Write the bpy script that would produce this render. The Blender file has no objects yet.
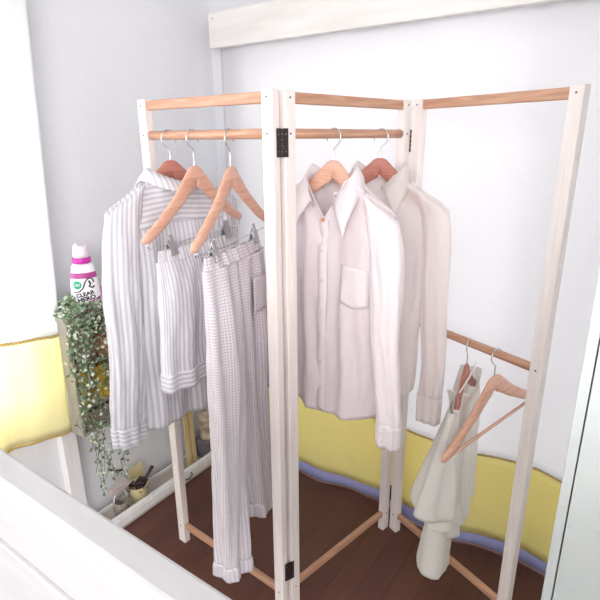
import bpy, bmesh, math, random
from mathutils import Vector, Matrix
PI = math.pi
random.seed(7)
S = bpy.context.scene
COL = S.collection

# ------------------------------------------------------------------ camera
Rv = Vector((0.82175498, 0.56979944, -0.00688164))
Uv = Vector((-0.16748152, 0.2530468, 0.95284692))
Fv = Vector((-0.54467302, 0.78185415, -0.30337334))
cd = bpy.data.cameras.new('camera')
cam = bpy.data.objects.new('camera', cd)
COL.objects.link(cam)
m = Matrix((Rv, Uv, -Fv)).transposed().to_4x4()
m.translation = Vector((0, 0, 1.4884))
cam.matrix_world = m
cd.sensor_width = 36
cd.lens = 507.75 / 600 * 36
cd.clip_start = 0.05
S.camera = cam

# ------------------------------------------------------------------ world, light, exposure
w = bpy.data.worlds.new('world')
S.world = w
w.use_nodes = True
bg = w.node_tree.nodes['Background']
bg.inputs[0].default_value = (0.93, 0.965, 1.0, 1)
bg.inputs[1].default_value = 1.35


def area(name, loc, target, size, sizey, power, col):
    l = bpy.data.lights.new(name, 'AREA')
    l.shape = 'RECTANGLE'
    l.size = size
    l.size_y = sizey
    l.energy = power
    l.color = col
    o = bpy.data.objects.new(name, l)
    COL.objects.link(o)
    o.location = loc
    d = Vector(target) - Vector(loc)
    o.rotation_euler = d.to_track_quat('-Z', 'Y').to_euler()
    return o


area('left_window_daylight', (-2.35, 0.1, 1.45), (-1.6, 0.25, 1.3), 1.3, 1.6, 60, (0.95, 0.98, 1.0))
area('back_window_daylight', (-0.6, 2.6, 1.2), (-0.6, 1.7, 1.0), 1.9, 1.9, 8.5, (0.93, 0.96, 1.0))
area('added_room_fill', (0.9, -1.7, 1.9), (-0.7, 1.2, 1.0), 1.6, 1.2, 36, (1.0, 0.94, 0.93))  # added soft fill behind the camera, brightens the garment fronts; no window modelled there

S.view_settings.view_transform = 'Standard'
S.view_settings.look = 'None'
S.view_settings.gamma = 1
S.view_settings.use_curve_mapping = False
S.view_settings.exposure = 0.65


# ------------------------------------------------------------------ materials
def srgb(r, g, b):
    f = lambda c: (c / 255 / 12.92) if c / 255 <= 0.04045 else ((c / 255 + 0.055) / 1.055) ** 2.4
    return (f(r), f(g), f(b), 1)


def newmat(name):
    mt = bpy.data.materials.new(name)
    mt.use_nodes = True
    nt = mt.node_tree
    b = nt.nodes['Principled BSDF']
    return mt, nt, b


def N(nt, t, **kw):
    n = nt.nodes.new(t)
    for k, v in kw.items():
        setattr(n, k, v)
    return n


def plain(name, col, rough=0.6, metal=0.0, noise=0.0, nscale=20, bump=0.0, bscale=60, spec=0.5):
    mt, nt, b = newmat(name)
    b.inputs['Roughness'].default_value = rough
    b.inputs['Metallic'].default_value = metal
    b.inputs['Specular IOR Level'].default_value = spec
    tc = N(nt, 'ShaderNodeTexCoord')
    no = N(nt, 'ShaderNodeTexNoise')
    no.inputs['Scale'].default_value = nscale
    no.inputs['Detail'].default_value = 4
    nt.links.new(tc.outputs['Object'], no.inputs['Vector'])
    r = N(nt, 'ShaderNodeValToRGB')
    c0 = [max(0, c * (1 - noise)) for c in col[:3]] + [1]
    c1 = [min(1, c * (1 + noise)) for c in col[:3]] + [1]
    r.color_ramp.elements[0].color = c0
    r.color_ramp.elements[0].position = .3
    r.color_ramp.elements[1].color = c1
    r.color_ramp.elements[1].position = .7
    nt.links.new(no.outputs['Fac'], r.inputs[0])
    nt.links.new(r.outputs[0], b.inputs['Base Color'])
    if bump:
        n2 = N(nt, 'ShaderNodeTexNoise')
        n2.inputs['Scale'].default_value = bscale
        n2.inputs['Detail'].default_value = 5
        nt.links.new(tc.outputs['Object'], n2.inputs['Vector'])
        bp = N(nt, 'ShaderNodeBump')
        bp.inputs['Strength'].default_value = bump
        bp.inputs['Distance'].default_value = 0.01
        nt.links.new(n2.outputs['Fac'], bp.inputs['Height'])
        nt.links.new(bp.outputs[0], b.inputs['Normal'])
    return mt


def wood(name, c1, c2, rough=0.45, axis=0, scale=3.0, stretch=14):
    """grain running along a local axis"""
    mt, nt, b = newmat(name)
    b.inputs['Roughness'].default_value = rough
    tc = N(nt, 'ShaderNodeTexCoord')
    mp = N(nt, 'ShaderNodeMapping')
    sc = [stretch] * 3
    sc[axis] = 1
    mp.inputs['Scale'].default_value = sc
    nt.links.new(tc.outputs['Object'], mp.inputs[0])
    no = N(nt, 'ShaderNodeTexNoise')
    no.inputs['Scale'].default_value = scale
    no.inputs['Detail'].default_value = 8
    no.inputs['Distortion'].default_value = 1.2
    nt.links.new(mp.outputs[0], no.inputs['Vector'])
    r = N(nt, 'ShaderNodeValToRGB')
    r.color_ramp.elements[0].color = c1
    r.color_ramp.elements[0].position = .32
    r.color_ramp.elements[1].color = c2
    r.color_ramp.elements[1].position = .68
    nt.links.new(no.outputs['Fac'], r.inputs[0])
    nt.links.new(r.outputs[0], b.inputs['Base Color'])
    bp = N(nt, 'ShaderNodeBump')
    bp.inputs['Strength'].default_value = .15
    bp.inputs['Distance'].default_value = .003
    nt.links.new(no.outputs['Fac'], bp.inputs['Height'])
    nt.links.new(bp.outputs[0], b.inputs['Normal'])
    return mt


def cloth(name, col, pattern=None, transl=0.18, transp=0.0, stripe=None, period=0.02, weave=700, duty=0.5):
    """UV is in metres on every cloth mesh."""
    mt, nt, b = newmat(name)
    b.inputs['Roughness'].default_value = 0.9
    b.inputs['Specular IOR Level'].default_value = 0.15
    uv = N(nt, 'ShaderNodeUVMap')
    sep = N(nt, 'ShaderNodeSeparateXYZ')
    nt.links.new(uv.outputs[0], sep.inputs[0])

    def band(out, per, soft=0.18, dty=duty):
        a = N(nt, 'ShaderNodeMath', operation='MULTIPLY')
        a.inputs[1].default_value = 1 / per
        nt.links.new(out, a.inputs[0])
        f = N(nt, 'ShaderNodeMath', operation='FRACT')
        nt.links.new(a.outputs[0], f.inputs[0])
        s = N(nt, 'ShaderNodeMath', operation='SUBTRACT')
        s.inputs[1].default_value = .5
        nt.links.new(f.outputs[0], s.inputs[0])
        ab = N(nt, 'ShaderNodeMath', operation='ABSOLUTE')
        nt.links.new(s.outputs[0], ab.inputs[0])
        mr = N(nt, 'ShaderNodeMapRange')
        mr.interpolation_type = 'SMOOTHSTEP'
        mr.inputs['From Min'].default_value = dty / 2 - soft / 2
        mr.inputs['From Max'].default_value = dty / 2 + soft / 2
        mr.inputs['To Min'].default_value = 1
        mr.inputs['To Max'].default_value = 0
        nt.links.new(ab.outputs[0], mr.inputs[0])
        return mr.outputs[0]

    mix = N(nt, 'ShaderNodeMix', data_type='RGBA')
    mix.inputs[6].default_value = col
    mix.inputs[7].default_value = stripe or col
    mix.inputs[0].default_value = 0
    if pattern == 'stripe':
        nt.links.new(band(sep.outputs[0], period), mix.inputs[0])
    elif pattern == 'check':
        a = band(sep.outputs[0], period, .25)
        c = band(sep.outputs[1], period, .25)
        ad = N(nt, 'ShaderNodeMath', operation='ADD')
        nt.links.new(a, ad.inputs[0])
        nt.links.new(c, ad.inputs[1])
        hf = N(nt, 'ShaderNodeMath', operation='MULTIPLY')
        hf.inputs[1].default_value = .5
        nt.links.new(ad.outputs[0], hf.inputs[0])
        nt.links.new(hf.outputs[0], mix.inputs[0])
    nt.links.new(mix.outputs[2], b.inputs['Base Color'])
    tc = N(nt, 'ShaderNodeTexCoord')
    n1 = N(nt, 'ShaderNodeTexNoise')
    n1.inputs['Scale'].default_value = 9
    n1.inputs['Detail'].default_value = 5
    n1.inputs['Distortion'].default_value = .8
    nt.links.new(tc.outputs['Object'], n1.inputs['Vector'])
    bp = N(nt, 'ShaderNodeBump')
    bp.inputs['Strength'].default_value = .35
    bp.inputs['Distance'].default_value = .02
    nt.links.new(n1.outputs['Fac'], bp.inputs['Height'])
    n2 = N(nt, 'ShaderNodeTexNoise')
    n2.inputs['Scale'].default_value = 380
    nt.links.new(tc.outputs['Object'], n2.inputs['Vector'])
    bp2 = N(nt, 'ShaderNodeBump')
    bp2.inputs['Strength'].default_value = .12
    bp2.inputs['Distance'].default_value = .001
    nt.links.new(n2.outputs['Fac'], bp2.inputs['Height'])
    nt.links.new(bp.outputs[0], bp2.inputs['Normal'])
    nt.links.new(bp2.outputs[0], b.inputs['Normal'])
    tr = N(nt, 'ShaderNodeBsdfTranslucent')
    nt.links.new(mix.outputs[2], tr.inputs[0])
    nt.links.new(bp2.outputs[0], tr.inputs['Normal'])
    ms = N(nt, 'ShaderNodeMixShader')
    ms.inputs[0].default_value = transl
    nt.links.new(b.outputs[0], ms.inputs[1])
    nt.links.new(tr.outputs[0], ms.inputs[2])
    out = nt.nodes['Material Output']
    last = ms
    if transp:
        tp = N(nt, 'ShaderNodeBsdfTransparent')
        m2 = N(nt, 'ShaderNodeMixShader')
        m2.inputs[0].default_value = transp
        nt.links.new(ms.outputs[0], m2.inputs[1])
        nt.links.new(tp.outputs[0], m2.inputs[2])
        last = m2
    nt.links.new(last.outputs[0], out.inputs[0])
    return mt


def floor_mat():
    mt, nt, b = newmat('dark_floorboards')
    tc = N(nt, 'ShaderNodeTexCoord')
    mp = N(nt, 'ShaderNodeMapping')
    mp.inputs['Rotation'].default_value = (0, 0, math.radians(90))
    nt.links.new(tc.outputs['Object'], mp.inputs[0])
    br = N(nt, 'ShaderNodeTexBrick')
    br.inputs['Scale'].default_value = 1
    br.inputs['Brick Width'].default_value = 1.8
    br.inputs['Row Height'].default_value = 0.09
    br.inputs['Mortar Size'].default_value = 0.0012
    br.inputs['Mortar Smooth'].default_value = .3
    br.inputs['Color1'].default_value = srgb(98, 64, 54)
    br.inputs['Color2'].default_value = srgb(86, 54, 46)
    br.inputs['Mortar'].default_value = srgb(66, 40, 34)
    nt.links.new(mp.outputs[0], br.inputs['Vector'])
    mp2 = N(nt, 'ShaderNodeMapping')
    mp2.inputs['Scale'].default_value = (22, 1.6, 1)
    nt.links.new(tc.outputs['Object'], mp2.inputs[0])
    no = N(nt, 'ShaderNodeTexNoise')
    no.inputs['Scale'].default_value = 3
    no.inputs['Detail'].default_value = 8
    no.inputs['Distortion'].default_value = 1.5
    nt.links.new(mp2.outputs[0], no.inputs['Vector'])
    mr = N(nt, 'ShaderNodeMapRange')
    mr.inputs['To Min'].default_value = .8
    mr.inputs['To Max'].default_value = 1.25
    nt.links.new(no.outputs['Fac'], mr.inputs[0])
    mx = N(nt, 'ShaderNodeMix', data_type='RGBA', blend_type='MULTIPLY')
    mx.inputs[0].default_value = 1
    nt.links.new(br.outputs['Color'], mx.inputs[6])
    nt.links.new(mr.outputs[0], mx.inputs[7])
    nt.links.new(mx.outputs[2], b.inputs['Base Color'])
    b.inputs['Roughness'].default_value = .5
    b.inputs['Specular IOR Level'].default_value = .3
    bp = N(nt, 'ShaderNodeBump')
    bp.inputs['Strength'].default_value = .1
    bp.inputs['Distance'].default_value = .003
    nt.links.new(no.outputs['Fac'], bp.inputs['Height'])
    nt.links.new(bp.outputs[0], b.inputs['Normal'])
    return mt


M = {}
M['wall'] = plain('white_plaster', srgb(222, 222, 226), .9, noise=.02, nscale=3, bump=.18, bscale=55)
M['ceiling'] = plain('ceiling_paint', srgb(215, 212, 208), .9, noise=.02, bump=.2)
M['floor'] = floor_mat()
M['white_paint'] = wood('white_painted_wood', srgb(232, 230, 230), srgb(243, 241, 240), .45, axis=2, scale=2.5)
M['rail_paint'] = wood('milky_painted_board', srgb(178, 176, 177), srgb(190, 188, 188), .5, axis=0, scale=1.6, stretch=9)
M['white_paint_x'] = wood('white_painted_board', srgb(216, 212, 208), srgb(230, 227, 224), .4, axis=0, scale=1.6, stretch=9)
M['post'] = wood('whitewashed_post', srgb(228, 216, 212), srgb(240, 232, 228), .5, axis=2, scale=4)
M['rail'] = wood('pine_rail', srgb(178, 130, 104), srgb(208, 164, 136), .45, axis=0, scale=5)
M['beech'] = wood('beech_hanger', srgb(208, 154, 130), srgb(228, 182, 160), .35, axis=0, scale=5)
M['redbeech'] = wood('reddish_hanger', srgb(168, 106, 92), srgb(196, 130, 112), .35, axis=0, scale=5)
M['chrome'] = plain('chrome', (.72, .72, .74, 1), .22, 1.0)
M['steel'] = plain('brushed_steel', (.55, .55, .57, 1), .35, 1.0)
M['black'] = plain('black_iron', srgb(52, 40, 40), .5, .3)
M['screw'] = plain('dark_screw', srgb(110, 100, 98), .5, .6)
M['curtain'] = cloth('white_curtain_cloth', srgb(234, 232, 233), transl=.55)
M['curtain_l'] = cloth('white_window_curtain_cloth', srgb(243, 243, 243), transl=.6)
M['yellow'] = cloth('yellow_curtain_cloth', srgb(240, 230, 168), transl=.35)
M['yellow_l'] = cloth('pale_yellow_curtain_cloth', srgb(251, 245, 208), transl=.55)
M['seam'] = cloth('golden_seam', srgb(226, 200, 132), transl=.35)
M['lace'] = cloth('lavender_lace', srgb(176, 178, 220), transl=.3)
M['stripe'] = cloth('grey_striped_cotton', srgb(243, 242, 245), 'stripe', stripe=srgb(216, 212, 221), period=.0145, transl=.2, duty=.45)
M['stripe_h'] = cloth('grey_striped_cuff_cotton', srgb(243, 242, 245), 'stripe', stripe=srgb(216, 212, 221), period=.0145, transl=.2, duty=.45)
M['check'] = cloth('grey_gingham_cotton', srgb(243, 239, 242), 'check', stripe=srgb(204, 193, 202), period=.0085, transl=.15)
M['linen'] = cloth('white_linen', srgb(247, 238, 240), transl=.38)
M['linen2'] = cloth('white_linen_fold', srgb(248, 240, 242), transl=.3)
M['sheer'] = cloth('sheer_white_voile', srgb(254, 250, 249), transl=.65, transp=.14)
M['blouse'] = cloth('ivory_blouse_cloth', srgb(253, 251, 247), transl=.5, transp=.05)
M['button'] = plain('pearl_button', srgb(226, 214, 210), .3)
M['tan_button'] = plain('tan_button', srgb(205, 120, 80), .35)
M['tag'] = plain('woven_tag', srgb(248, 244, 242), .8)
M['ink'] = plain('grey_ink', srgb(110, 95, 98), .8)
M['bwhite'] = plain('white_plastic', srgb(248, 246, 248), .3)
M['bcap'] = plain('milky_plastic_cap', srgb(243, 226, 238), .3)
M['magenta'] = plain('magenta_plastic', srgb(200, 45, 165), .35)
M['mauve'] = plain('mauve_print', srgb(176, 70, 140), .4)
M['green_badge'] = plain('green_print', srgb(40, 170, 130), .4)
M['ink_black'] = plain('black_print', srgb(40, 36, 50), .5)
M['leaf_a'] = plain('leaf_green', srgb(128, 156, 122), .5, noise=.25, nscale=90)
M['leaf_b'] = plain('leaf_pale', srgb(208, 218, 198), .5, noise=.15, nscale=90)
M['leaf_c'] = plain('leaf_dark', srgb(108, 122, 92), .5, noise=.25, nscale=90)
M['stem'] = plain('vine_stem', srgb(120, 118, 90), .7)
M['shelfgrey'] = wood('grey_wash_wood', srgb(150, 146, 138), srgb(172, 167, 159), .6, axis=2)
M['terracotta'] = plain('orange_ceramic', srgb(226, 136, 96), .4)
M['pink'] = plain('dusty_pink_ceramic', srgb(206, 150, 150), .4)
M['mustard'] = plain('mustard_fabric', srgb(236, 196, 60), .8, noise=.1, bump=.2)
M['stone'] = plain('grey_woven_basket', srgb(150, 140, 130), .9, noise=.3, nscale=60, bump=.6, bscale=90)
M['cream'] = plain('cream_enamel', srgb(226, 210, 160), .4)
M['darkbrown'] = plain('dark_brown_plastic', srgb(62, 44, 46), .4)
M['potting'] = plain('dark_clips', srgb(74, 56, 58), .7, noise=.4, nscale=120)
M['beigeboard'] = wood('beige_slat', srgb(196, 170, 120), srgb(216, 192, 144), .6, axis=2)
M['greycard'] = plain('grey_felt_box', srgb(120, 112, 118), .9, noise=.08)
M['pattern'] = plain('mottled_cream_tin', srgb(190, 172, 150), .6, noise=.7, nscale=30)
M['cabinet'] = plain('white_melamine', srgb(206, 213, 211), .35, noise=.01)
M['gap'] = plain('dark_gap_felt', srgb(70, 70, 72), .9)


# ------------------------------------------------------------------ mesh helpers
def mesh(name, verts, faces, mat, parent=None, smooth=True, uvs=None, solid=0, bevel=0, sub=0, mats=None, midx=None):
    me = bpy.data.meshes.new(name)
    me.from_pydata([tuple(v) for v in verts], [], faces)
    me.update()
    if uvs is not None:
        ul = me.uv_layers.new(name='UVMap')
        for poly in me.polygons:
            for li, vi in zip(poly.loop_indices, poly.vertices):
                ul.data[li].uv = uvs[vi]
    for mm in (mats or [mat]):
        me.materials.append(mm)
    if midx:
        for p, i in zip(me.polygons, midx):
            p.material_index = i
    for p in me.polygons:
        p.use_smooth = smooth
    o = bpy.data.objects.new(name, me)
    COL.objects.link(o)
    if parent:
        o.parent = parent
    if bevel:
        md = o.modifiers.new('bevel', 'BEVEL')
        md.width = bevel
        md.segments = 2
        md.limit_method = 'ANGLE'
    if solid:
        md = o.modifiers.new('solid', 'SOLIDIFY')
        md.thickness = solid
        md.offset = 0
    if sub:
        md = o.modifiers.new('sub', 'SUBSURF')
        md.levels = md.render_levels = sub
    return o


class MB:
    def __init__(s):
        s.v = []
        s.f = []
        s.mi = []

    def add(s, vs, fs, mi=0):
        k = len(s.v)
        s.v += [Vector(p) for p in vs]
        s.f += [tuple(i + k for i in f) for f in fs]
        s.mi += [mi] * len(fs)
        return s

    def box(s, x0, x1, y0, y1, z0, z1, mi=0, mat=None):
        vs = [Vector((x, y, z)) for z in (z0, z1) for x, y in ((x0, y0), (x1, y0), (x1, y1), (x0, y1))]
        if mat:
            vs = [mat @ p for p in vs]
        return s.add(vs, [(3, 2, 1, 0), (4, 5, 6, 7), (0, 1, 5, 4), (1, 2, 6, 5), (2, 3, 7, 6), (3, 0, 4, 7)], mi)

    def loft(s, rings, cap=True, closed=True, mi=0):
        n = len(rings[0])
        vs = [p for r in rings for p in r]
        fs = []
        for i in range(len(rings) - 1):
            for j in range(n if closed else n - 1):
                a = i * n + j
                b = i * n + (j + 1) % n
                fs.append((a, b, b + n, a + n))
        if cap:
            fs.append(tuple(range(n - 1, -1, -1)))
            fs.append(tuple((len(rings) - 1) * n + j for j in range(n)))
        return s.add(vs, fs, mi)

    def tube(s, pts, r, n=8, mi=0, cap=True):
        pts = [Vector(p) for p in pts]
        rings = []
        prev = None
        for i, p in enumerate(pts):
            t = (pts[min(i + 1, len(pts) - 1)] - pts[max(i - 1, 0)]).normalized()
            if prev is None:
                a = t.cross(Vector((0, 0, 1)))
                if a.length < .1:
                    a = t.cross(Vector((1, 0, 0)))
            else:
                a = prev - t * prev.dot(t)
            a.normalize()
            prev = a
            b = t.cross(a)
            rr = r[i] if isinstance(r, (list, tuple)) else r
            rings.append([p + a * rr * math.cos(2 * PI * k / n) + b * rr * math.sin(2 * PI * k / n) for k in range(n)])
        return s.loft(rings, cap, mi=mi)

    def lathe(s, prof, c=(0, 0, 0), n=24, mi=0, sx=1, sy=1):
        rings = [[Vector((c[0] + sx * r * math.cos(2 * PI * k / n), c[1] + sy * r * math.sin(2 * PI * k / n), c[2] + z)) for k in range(n)] for r, z in prof]
        return s.loft(rings, mi=mi)

    def build(s, name, mat, parent=None, smooth=False, bevel=0, **kw):
        mats = mat if isinstance(mat, list) else [mat]
        return mesh(name, s.v, s.f, None, parent, smooth, bevel=bevel, mats=mats, midx=s.mi, **kw)


def tag(o, label=None, cat=None, group=None, kind=None):
    if label:
        o['label'] = label
    if cat:
        o['category'] = cat
    if group:
        o['group'] = group
    if kind:
        o['kind'] = kind
    return o


def thing(name, label, cat, loc=(0, 0, 0), rz=0, group=None):
    o = bpy.data.objects.new(name, None)
    o.empty_display_size = .05
    COL.objects.link(o)
    o.location = loc
    o.rotation_euler = (0, 0, rz)
    return tag(o, label, cat, group)


def lerp(a, b, t):
    return a + (b - a) * t


def interp(t, xs, ys):
    if t <= xs[0]:
        return ys[0]
    for i in range(1, len(xs)):
        if t <= xs[i]:
            return lerp(ys[i - 1], ys[i], (t - xs[i - 1]) / (xs[i] - xs[i - 1]))
    return ys[-1]


def smooth_interp(t, xs, ys):
    return (interp(t - .03, xs, ys) + interp(t - .015, xs, ys) + interp(t, xs, ys) + interp(t + .015, xs, ys) + interp(t + .03, xs, ys)) / 5


# ------------------------------------------------------------------ the room
WX, WY = -1.70, 1.78


def struct(name, mb, mat, bevel=0):
    o = mb.build(name, mat, bevel=bevel)
    o['kind'] = 'structure'
    return o


struct('floor', MB().box(WX - .1, 2.2, -2.2, WY + .1, -.06, 0), M['floor'])
struct('ceiling', MB().box(WX - .1, 2.2, -.6, WY + .1, 2.42, 2.5), M['ceiling'])
mb = MB()
y0, y1, z0, z1 = -.55, .78, .62, 2.2
mb.box(WX - .1, WX, -1.6, WY + .1, 0, z0)
mb.box(WX - .1, WX, -1.6, WY + .1, z1, 2.42)
mb.box(WX - .1, WX, -1.6, y0, z0, z1)
mb.box(WX - .1, WX, y1, WY + .1, z0, z1)
struct('wall_left', mb, M['wall'])
mb = MB()
x0, x1, zb, zt = -1.5, .9, .06, 1.86
mb.box(WX, 2.2, WY, WY + .1, 0, zb)
mb.box(WX, 2.2, WY, WY + .1, zt, 2.42)
mb.box(WX, x0, WY, WY + .1, zb, zt)
mb.box(x1, 2.2, WY, WY + .1, zb, zt)
struct('wall_back', mb, M['wall'])


def window(name, axis, p, a0, a1, z0, z1):
    """frame with a middle mullion in the wall opening, pane as its child"""
    def bx(mb, a, b, c, d, t0, t1):
        if axis == 'x':
            mb.box(p + t0, p + t1, a, b, c, d)
        else:
            mb.box(a, b, p + t0, p + t1, c, d)
    mb = MB()
    t = .045
    bx(mb, a0, a1, z0, z0 + t, -.02, .02)
    bx(mb, a0, a1, z1 - t, z1, -.02, .02)
    bx(mb, a0, a0 + t, z0 + t, z1 - t, -.02, .02)
    bx(mb, a1 - t, a1, z0 + t, z1 - t, -.02, .02)
    mid = (a0 + a1) / 2
    bx(mb, mid - .02, mid + .02, z0 + t, z1 - t, -.018, .018)
    o = struct(name, mb, M['white_paint'], bevel=.002)
    g = MB()
    bx(g, a0 + t, a1 - t, z0 + t, z1 - t, -.003, .003)
    mt = bpy.data.materials.get('window_glass')
    if not mt:
        mt, nt, b = newmat('window_glass')
        tp = N(nt, 'ShaderNodeBsdfTransparent')
        gl = N(nt, 'ShaderNodeBsdfGlossy')
        gl.inputs['Roughness'].default_value = .02
        ms = N(nt, 'ShaderNodeMixShader')
        ms.inputs[0].default_value = .06
        nt.links.new(tp.outputs[0], ms.inputs[1])
        nt.links.new(gl.outputs[0], ms.inputs[2])
        nt.links.new(ms.outputs[0], nt.nodes['Material Output'].inputs[0])
    g.build('pane', mt, o)
    return o


window('window_1', 'x', WX - .05, -.55, .78, .62, 2.2)
window('window_2', 'y', WY + .05, -1.5, .9, .06, 1.86)
# white casing post beside the left window, running down to the floor
struct('trim_1', MB().box(WX, WX + .04, .835, .894, 0, 2.25), M['white_paint'], bevel=.003)
# board hiding the curtain rail on the back wall
mb = MB().box(-1.60, 1.9, 1.665, 1.69, 1.838, 1.968)
tb = struct('trim_2', mb, M['white_paint_x'], bevel=.003)
for x in (-1.575, -1.0, -.4, .3):
    MB().tube([(x, 1.666, 1.945), (x, 1.6635, 1.945)], .0028, 8).build('nail', M['screw'], tb)
bmx = MB().box(-1.60, 1.9, 1.69, WY, 1.955, 1.968)
struct('trim_3', bmx, M['white_paint_x'], bevel=.001)


# ------------------------------------------------------------------ curtains
def curtain(axis, p, a0, a1, zs, mats, names, root, wavef, nu=160, zstep=.03):
    """bands of one hanging curtain: zs from the top down"""
    for (zt_, zb_), mt, nm in zip(zs, mats, names):
        nz = max(2, int((zt_ - zb_) / zstep))
        vs, fs, uv = [], [], []
        for j in range(nz + 1):
            z = lerp(zt_, zb_, j / nz)
            for i in range(nu + 1):
                a = lerp(a0, a1, i / nu)
                d, dz = wavef(a, z)
                vs.append((p + d, a + max(0, z - .6) * .06 * (i / nu), z + dz) if axis == 'x' else (a, p + d, z + dz))
                uv.append((a, z))
        for j in range(nz):
            for i in range(nu):
                k = j * (nu + 1) + i
                fs.append((k, k + 1, k + nu + 2, k + nu + 1))
        mesh(nm, vs, fs, mt, root, uvs=uv, solid=.0012)


def wave_back(x, z):
    k = max(0, min(1, (1.85 - z) / 1.6))
    d = .013 * math.sin(x * 14 + .8 * math.sin(x * 5)) * (.35 + .65 * k)
    d += .0035 * math.sin(x * 33 + 1.3 + .6 * math.sin(x * 3))
    d += .014 * k * math.sin(x * 7.5 + z * 1.7 + 2)
    d += -.05 * max(0, (.6 - z) / .6) + .0
    dz = (-.006 + .005 * math.sin(x * 9 + 1) + .006 * math.sin(x * 17 + .8 * math.sin(x * 5))) * k * (1 if z < .5 else 0)
    dz *= 1 if z > .02 else 0
    return d, dz


root = thing('window_curtain', 'long white curtain with yellow band and lavender lace edge, behind the rack', 'curtain', (-.4, 1.70, 0))
def _shift(f, oy):
    return f
R0 = Vector((-.4, 1.70, 0))
def local(root):
    for c in root.children:
        for v in c.data.vertices:
            v.co -= root.location
curtain('y', 1.712, -1.585, 1.2,
        [(1.90, .385), (.389, .38), (.382, .062), (.065, .059), (.061, .006)],
        [M['curtain'], M['seam'], M['yellow'], M['seam'], M['lace']],
        ['white_panel', 'seam_piping', 'yellow_band', 'seam_piping', 'lace_trim'], root, wave_back, nu=240)
local(root)


def wave_left(y, z):
    k = max(0, min(1, (2.1 - z) / 1.6))
    d = .014 * math.sin(y * 24 + 1) * (.4 + .6 * k) + .006 * math.sin(y * 55)
    dz = .008 * math.sin(y * 13) * (1 if z < .9 else 0)
    return d, dz


root = thing('window_curtain', 'brightly sunlit white and yellow curtain on the left window', 'curtain', (-1.62, .2, .5))
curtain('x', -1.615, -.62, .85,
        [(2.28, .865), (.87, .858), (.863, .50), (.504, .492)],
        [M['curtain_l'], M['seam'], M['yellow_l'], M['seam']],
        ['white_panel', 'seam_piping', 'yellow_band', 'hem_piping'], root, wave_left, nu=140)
local(root)

# ------------------------------------------------------------------ folding rack
A1, B1, A2, B2, A3, B3 = [Vector(p) for p in ((-1.292, 1.057), (-.800, 1.029), (-.781, 1.070), (-.684, 1.553), (-.641, 1.569), (-.185, 1.381))]
H = 1.6
rack = thing('folding_clothes_rack', 'three-panel folding white clothes rack with pine rails standing on the dark floor', 'clothes rack', (-.8, 1.25, 0))
RL = rack.location.copy()


def panel(A, B, rails, screws=True):
    d = (B - A).normalized()
    ang = math.atan2(d.y, d.x)
    pw, pt = .036, .026    # post along panel / through panel
    for P, sgn in ((A, 1), (B, -1)):
        o = MB().box(-pw / 2, pw / 2, -pt / 2, pt / 2, 0, H).build('post', M['post'], rack, bevel=.0025)
        o.location = Vector((P.x, P.y, 0)) - RL
        o.rotation_euler = (0, 0, ang)
        for z in [r[0] for r in rails]:
            for y0_, y1_ in ((-pt / 2 + .001, -pt / 2 - .001), (pt / 2 - .001, pt / 2 + .001)):
                MB().tube([(0, y0_, z), (0, y1_, z)], .0028, 8).build('screw', M['screw'], o)
    L = (B - A).length - pw
    for z, kind in rails:
        if kind == 'hang':
            mbr = MB().tube([(-L / 2 + L * i / 8, 0, 0) for i in range(9)], .0125, 16)
            o = mbr.build('hanging_rail', M['rail'], rack, smooth=True)
        else:
            hh = .0135 if kind == 'top' else .011
            o = MB().box(-L / 2, L / 2, -.009, .009, -hh, hh).build(kind + '_rail', M['rail'], rack, bevel=.004)
        c = (A + B) / 2
        o.location = Vector((c.x, c.y, z)) - RL
        o.rotation_euler = (0, 0, ang)


panel(A1, B1, [(1.583, 'top'), (1.4995, 'hang'), (.0756, 'bottom')])
panel(A2, B2, [(1.583, 'top'), (1.4995, 'hang'), (.0756, 'bottom')])
panel(A3, B3, [(1.583, 'top'), (.893, 'hang'), (.0756, 'bottom')])


def hinge(P, Q, z, out):
    """two leaves and a knuckle on the faces of two neighbouring posts"""
    mid = (P + Q) / 2
    d = (Q - P).normalized()
    out = Vector(out).normalized()
    n = out - d * out.dot(d)
    n.normalize()
    mb = MB()
    h = .034
    rot = Matrix(((d.x, n.x, 0, 0), (d.y, n.y, 0, 0), (0, 0, 1, 0), (0, 0, 0, 1)))
    mb.box(-.017, -.002, .0, .0025, -h, h, mat=rot)
    mb.box(.002, .017, .0, .0025, -h, h, mat=rot)
    for k in range(5):
        zz = -h + k * 2 * h / 5
        mb.tube([rot @ Vector((0, .002, zz + .001)), rot @ Vector((0, .002, zz + 2 * h / 5 - .001))], .0035, 10)
    o = mb.build('hinge', M['black'], rack)
    o.location = Vector((mid.x, mid.y, z)) + Vector((n.x, n.y, 0)) * .0145 - RL
    for sx in (-.010, .010):
        for zz in (-.02, .02):
            MB().tube([rot @ Vector((sx, .002, zz)), rot @ Vector((sx, .0035, zz))], .0025, 8).build('screw', M['screw'], o)


for z in (1.478, .155):
    hinge(B1, A2, z, (.79, -1.05))
    hinge(B2, A3, z, (-.65, 1.56))

# ------------------------------------------------------------------ hangers
HL, HD = .222, .135
TX = [0, .08, .2, .4, .7, 1.0]


def hdrop(t, D=HD):
    t = abs(t)
    return D * smooth_interp(t, [-.1, 0, .09, .2, .42, .72, 1.0, 1.2], [.01, 0, .015, .16, .46, .77, 1.0, 1.17])


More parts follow.
